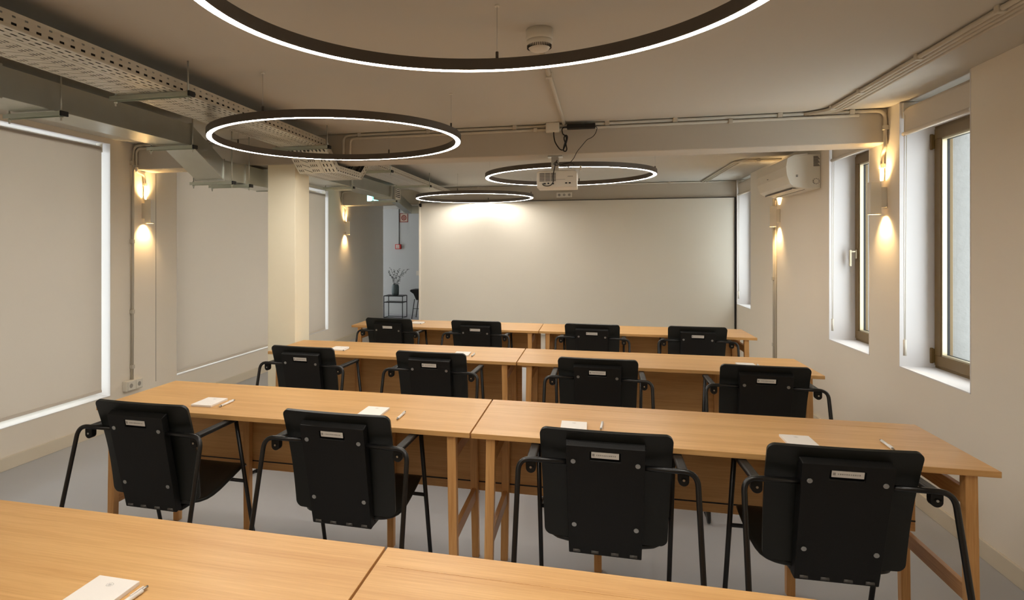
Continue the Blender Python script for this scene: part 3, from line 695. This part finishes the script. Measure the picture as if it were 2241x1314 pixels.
cab('power_cable', 'black power cable tied in a figure-eight loop below the junction box', [(-.268, 4.545, 2.318), (-.268, y_, 2.29), (-.262, y_, 2.255), (-.245, y_, 2.222), (-.224, y_, 2.195), (-.205, y_, 2.188), (-.190, y_, 2.215), (-.176, y_, 2.26), (-.172, y_, 2.285), (-.182, y_, 2.298), (-.196, y_, 2.285), (-.196, y_, 2.262), (-.184, y_, 2.235), (-.176, y_, 2.195), (-.184, y_-.006, 2.178), (-.200, y_-.006, 2.182), (-.200, y_-.006, 2.205), (-.190, y_-.006, 2.24), (-.178, y_-.008, 2.27), (-.186, y_-.008, 2.292), (-.204, y_-.008, 2.30), (-.212, y_-.008, 2.335), (-.200, y_-.008, 2.352), (-.172, y_-.012, 2.35)], .0042)
cab('signal_cable', 'thin black cable running diagonally from the power adapter to the projector', [(.020, 4.54, 2.345), (.032, 4.545, 2.335), (.023, 4.556, 2.300), (-.002, 4.56, 2.271), (-.036, 4.56, 2.260), (-.080, 4.56, 2.207), (-.109, 4.56, 2.172), (-.128, 4.58, 2.131), (-.16, 4.60, 2.10), (-.235, 4.62, 2.095), (-.255, 4.62, 2.12), (-.275, 4.61, 2.10), (-.255, 4.60, 2.085), (-.235, 4.59, 2.09)], .0024)
cab('video_cable', 'short black cable looping over the back of the projector into its ports', [(-.25, 4.645, 2.13), (-.262, 4.60, 2.085), (-.268, 4.585, 2.05), (-.276, 4.583, 2.01), (-.272, 4.582, 1.965), (-.29, 4.580, 1.942), (-.32, 4.579, 1.937), (-.345, 4.58, 1.945), (-.350, 4.590, 1.957)], .0032)
cab('spare_cable', 'thin black cable loop standing above the right half of the projector', [(-.235, 4.62, 2.10), (-.20, 4.60, 2.085), (-.17, 4.60, 2.074), (-.15, 4.61, 2.066), (-.13, 4.62, 2.075), (-.13, 4.62, 2.095), (-.16, 4.62, 2.11), (-.21, 4.62, 2.10)], .0024)
# smoke detector
t = thing('smoke_detector', 'white domed smoke detector on the ceiling above the nearest ring lamp', 'smoke detector', (-.211, 2.596, CZ)); O = t.location
m = MB(); m.lathe([(.053, CZ), (.054, CZ-.035), (.052, CZ-.045)], (O.x, O.y, 0), 40); m.build('base', M['white'], t, O)
m = MB(); m.lathe([(.052, CZ-.045), (.053, CZ-.055), (.046, CZ-.072), (.038, CZ-.083), (.030, CZ-.088), (0, CZ-.089)], (O.x, O.y, 0), 40); m.build('cover', M['white'], t, O)
m = MB()
for k in range(40):
    a = 2*PI*k/40; c = Vector((O.x+.0465*math.cos(a), O.y+.0465*math.sin(a), CZ-.071)); mt = Matrix.Translation(c) @ Matrix.Rotation(a, 4, 'Z'); m.box((-.003, -.0012, -.006), (.003, .0012, .006), mt)
m.build('vent', M['seam'], t, O)

# ------------------------------------------------------------------ air conditioner
t = thing('air_conditioner', 'white wall-mounted air conditioner high on the right wall beside the far window', 'air conditioner', (RX, 6.28, 2.13)); O = t.location
pf = [(RX, 1.985), (RX-.11, 1.985), (RX-.20, 2.005), (RX-.225, 2.03), (RX-.248, 2.10), (RX-.255, 2.17), (RX-.245, 2.235), (RX-.20, 2.262), (RX-.10, 2.272), (RX, 2.272)]
m = MB(); m.prism(pf, 5.80, 6.76, 1); body = m.build('body', M['white'], t, O, bevel=.008)
pf2 = [(RX-.205, 2.004), (RX-.232, 2.028), (RX-.256, 2.10), (RX-.263, 2.17), (RX-.252, 2.240), (RX-.20, 2.268), (RX-.10, 2.276), (RX-.10, 2.270), (RX-.19, 2.258), (RX-.243, 2.23), (RX-.25, 2.17), (RX-.243, 2.10), (RX-.22, 2.034)]
m = MB(); m.prism(pf2, 5.79, 6.77, 1); m.build('front_panel', M['white'], t, O, bevel=.002)
MB().box((RX-.195, 5.86, 1.990), (RX-.06, 6.70, 1.9935)).build('louvre', M['white'], t, O)
m = MB(); m.box((RX-.20, 5.86, 1.9875), (RX-.198, 6.70, 1.998)); m.box((RX-.105, 5.86, 1.9825), (RX-.100, 6.70, 1.990)); m.build('louvre_gap', M['sgrey'], t, O)
m = MB()
for k in range(9): m.box((RX-.055, 5.7965, 2.17+k*.0095), (RX-.01-(k % 3)*.006, 5.8, 2.176+k*.0095))
m.build('rating_sticker', M['sgrey'], body, O)
m = MB()
for k in range(10):
    a = 2*PI*k/10+.3; m.box((RX-.035+.022*math.cos(a)-.003, 5.7975, 2.045+.022*math.sin(a)-.003), (RX-.035+.022*math.cos(a)+.003, 5.8, 2.045+.022*math.sin(a)+.003))
m.build('embossed_marks', M['sgrey'], body, O)
m = MB(); xx = RX-.185
for k in range(3): m.box((xx+k*.006, 5.7975, 2.085), (xx+k*.006+.0025, 5.8, 2.103))
m.box((xx, 5.7975, 2.085), (xx+.014, 5.8, 2.088)); m.build('logo', M['ink'], body, O)
MB().box((RX-.2625, 6.35, 2.12), (RX-.258, 6.38, 2.126)).build('indicator', M['ink'], t, O)

# ------------------------------------------------------------------ lit exit sign
M['green'] = emis('exit_green', (120, 205, 190), 1.1); M['pict'] = emis('exit_white', (240, 255, 250), 2.2)
t = thing('exit_sign', 'lit green emergency exit sign on the far left beam, half hidden by the air duct', 'sign', (-3.2, 9.2, 2.26)); O = t.location
MB().box((-3.385, 9.165, 2.215), (-3.02, 9.2, 2.325)).build('case', M['white'], t, O, bevel=.004)
MB().box((-3.375, 9.162, 2.222), (-3.03, 9.166, 2.318)).build('panel', M['green'], t, O)
m = MB(); yy = 9.1615
m.prism([(-3.13, 2.262), (-3.08, 2.262), (-3.08, 2.245), (-3.05, 2.27), (-3.08, 2.295), (-3.08, 2.278), (-3.13, 2.278)], yy-.001, yy+.001, 1)
m.prism([(-3.20, 2.235), (-3.192, 2.235), (-3.178, 2.265), (-3.16, 2.258), (-3.157, 2.264), (-3.178, 2.276), (-3.172, 2.29), (-3.186, 2.296), (-3.205, 2.275), (-3.20, 2.27), (-3.19, 2.28), (-3.196, 2.262), (-3.216, 2.25)], yy-.001, yy+.001, 1)
m.cyl((-3.172, yy-.001, 2.303), (-3.172, yy+.001, 2.303), .007, 12); m.box((-3.37, yy-.001, 2.226), (-3.365, yy+.001, 2.314))
m.build('pictogram', M['pict'], t, O)

# ------------------------------------------------------------------ far room things
yf = Y1
t = thing('fire_alarm_sign', 'square red-framed fire alarm sign on the grey far wall', 'sign', (-4.13, yf, 2.18)); O = t.location
MB().box((-4.228, yf-.006, 2.082), (-4.034, yf, 2.286)).build('panel', M['red'], t, O)
MB().box((-4.212, yf-.0075, 2.098), (-4.050, yf-.005, 2.270)).build('inner_panel', M['signp'], t, O)
m = MB(); cxx, czz = -4.131, 2.184
for ra, rb in ((.062, .040), (.030, .012)):
    seg = 28
    for k in range(seg):
        a, b = 2*PI*k/seg, 2*PI*(k+1)/seg
        m.poly([(cxx+ra*math.cos(a), yf-.0085, czz+ra*math.sin(a)), (cxx+ra*math.cos(b), yf-.0085, czz+ra*math.sin(b)), (cxx+rb*math.cos(b), yf-.0085, czz+rb*math.sin(b)), (cxx+rb*math.cos(a), yf-.0085, czz+rb*math.sin(a))])
m.build('bell_symbol', M['red'], t, O, solid=.001)
t = thing('fire_call_point', 'small red fire call point on the far wall below the alarm sign', 'call point', (-4.26, yf, 1.53)); O = t.location
MB().box((-4.325, yf-.05, 1.475), (-4.19, yf, 1.585)).build('case', M['redb'], t, O, bevel=.006)
MB().box((-4.305, yf-.053, 1.492), (-4.225, yf-.049, 1.570)).build('window', M['paper'], t, O)
m = MB(); [m.box((-4.298, yf-.055, 1.503+k*.02), (-4.232, yf-.052, 1.511+k*.02)) for k in range(3)]; m.build('lettering', M['red'], t, O)
t = thing('light_switch', 'white light switch on the far wall at the edge of the screen', 'switch', (-3.80, yf, .93)); O = t.location
MB().box((-3.84, yf-.012, .885), (-3.76, yf, .985)).build('plate', M['white'], t, O, bevel=.003)
MB().box((-3.82, yf-.016, .905), (-3.78, yf-.011, .965)).build('rocker', M['white'], t, O, bevel=.002)
t = thing('side_table', 'black wire side table standing under the vase in the far room', 'side table', (-4.12, 12.95, 0)); O = t.location
m = MB(); a, b, c_, d_ = -4.33, -3.915, 12.78, 13.10
for p, q in ((a, c_), (b, c_), (a, d_), (b, d_)): m.box((p-.007, q-.007, 0), (p+.007, q+.007, .475))
for z in (.01, .335, .47):
    m.box((a, c_-.006, z-.006), (b, c_+.006, z+.006)); m.box((a, d_-.006, z-.006), (b, d_+.006, z+.006)); m.box((a-.006, c_, z-.006), (a+.006, d_, z+.006)); m.box((b-.006, c_, z-.006), (b+.006, d_, z+.006))
m.build('wire_frame', M['dmetal'], t, O)
MB().box((a, c_, .474), (b, d_, .482)).build('tabletop', M['dmetal'], t, O)
MB().box((a, c_, .336), (b, d_, .344)).build('shelf', M['dmetal'], t, O)
vx, vy = -4.118, 12.92
t = thing('plant_vase', 'grey-green ceramic vase holding dark leafy twigs on the side table', 'vase', (vx, vy, .482)); O = t.location
m = MB(); m.lathe([(.062, .482), (.074, .492), (.078, .55), (.078, .66), (.070, .70), (.056, .715), (.050, .715), (.060, .69), (.064, .52), (0, .50)], (vx, vy, 0), 32); m.build('vase_body', M['vase'], t, O)
for k in range(7):
    rr = random.Random(k); a = 2*PI*k/7+.4; reach = .10+.13*rr.random(); h = .22+.12*rr.random()
    P = [Vector((vx+.02*math.cos(a), vy+.02*math.sin(a), .60)), Vector((vx+.04*math.cos(a), vy+.04*math.sin(a), .72)), Vector((vx+reach*.6*math.cos(a), vy+reach*.5*math.sin(a), .72+h*.55)), Vector((vx+reach*1.3*math.cos(a), vy+reach*math.sin(a), .72+h))]
    m = MB(); m.tube(P, .0022, 6, .03, 4)
    for j in range(16):
        s_ = .25+.75*j/15; seg = min(2, int(s_*3)); q = P[seg].lerp(P[seg+1], s_*3-seg)
        dv = Vector((rr.uniform(-1, 1), rr.uniform(-1, 1), rr.uniform(-.3, .9))).normalized(); side = dv.orthogonal().normalized()*.007; L_ = .035+.03*rr.random()
        th = dv.cross(side).normalized()*.0012
        m.poly([q, q+dv*L_*.5+side, q+dv*L_, q+dv*L_*.5-side+th])
    m.build('twig', M['leaf'], t, O, solid=.001)
t = thing('bar_chair', 'black chair at the edge of the screen in the far room', 'chair', (-3.55, 12.9, 0)); O = t.location
m = MB(); m.prism([(-3.74, .585), (-3.73, .62), (-3.50, .625), (-3.38, .60), (-3.40, .42), (-3.60, .40), (-3.66, .53)], 12.72, 13.10, 1); m.build('seat_shell', M['black'], t, O, bevel=.02)
for p, q in ((-3.64, 12.75), (-3.64, 13.07), (-3.42, 12.75), (-3.42, 13.07)):
    s_ = -.06 if p < -3.5 else .06; MB().tube([(p, q, .42), (p+s_, q, 0)], .009, 8).build('leg', M['tube'], t, O)
MB().tube([(-3.67, 12.75, .22), (-3.39, 12.75, .22)], .007, 8).build('cross_bar', M['tube'], t, O)

# ------------------------------------------------------------------ outside
t = thing('neighbour_building', 'pale building seen through the right-hand windows', 'building', (9.0, 12, 0)); O = t.location
MB().box((8.0, 2, -3), (12, 30, 7)).build('facade_wall', M['facade'], t, O)
for k in range(8):
    for h in range(3): MB().box((7.97, 4+k*3, -1+h*2.6), (8.01, 5.2+k*3, .6+h*2.6)).build('window', M['sgrey'], t, O)
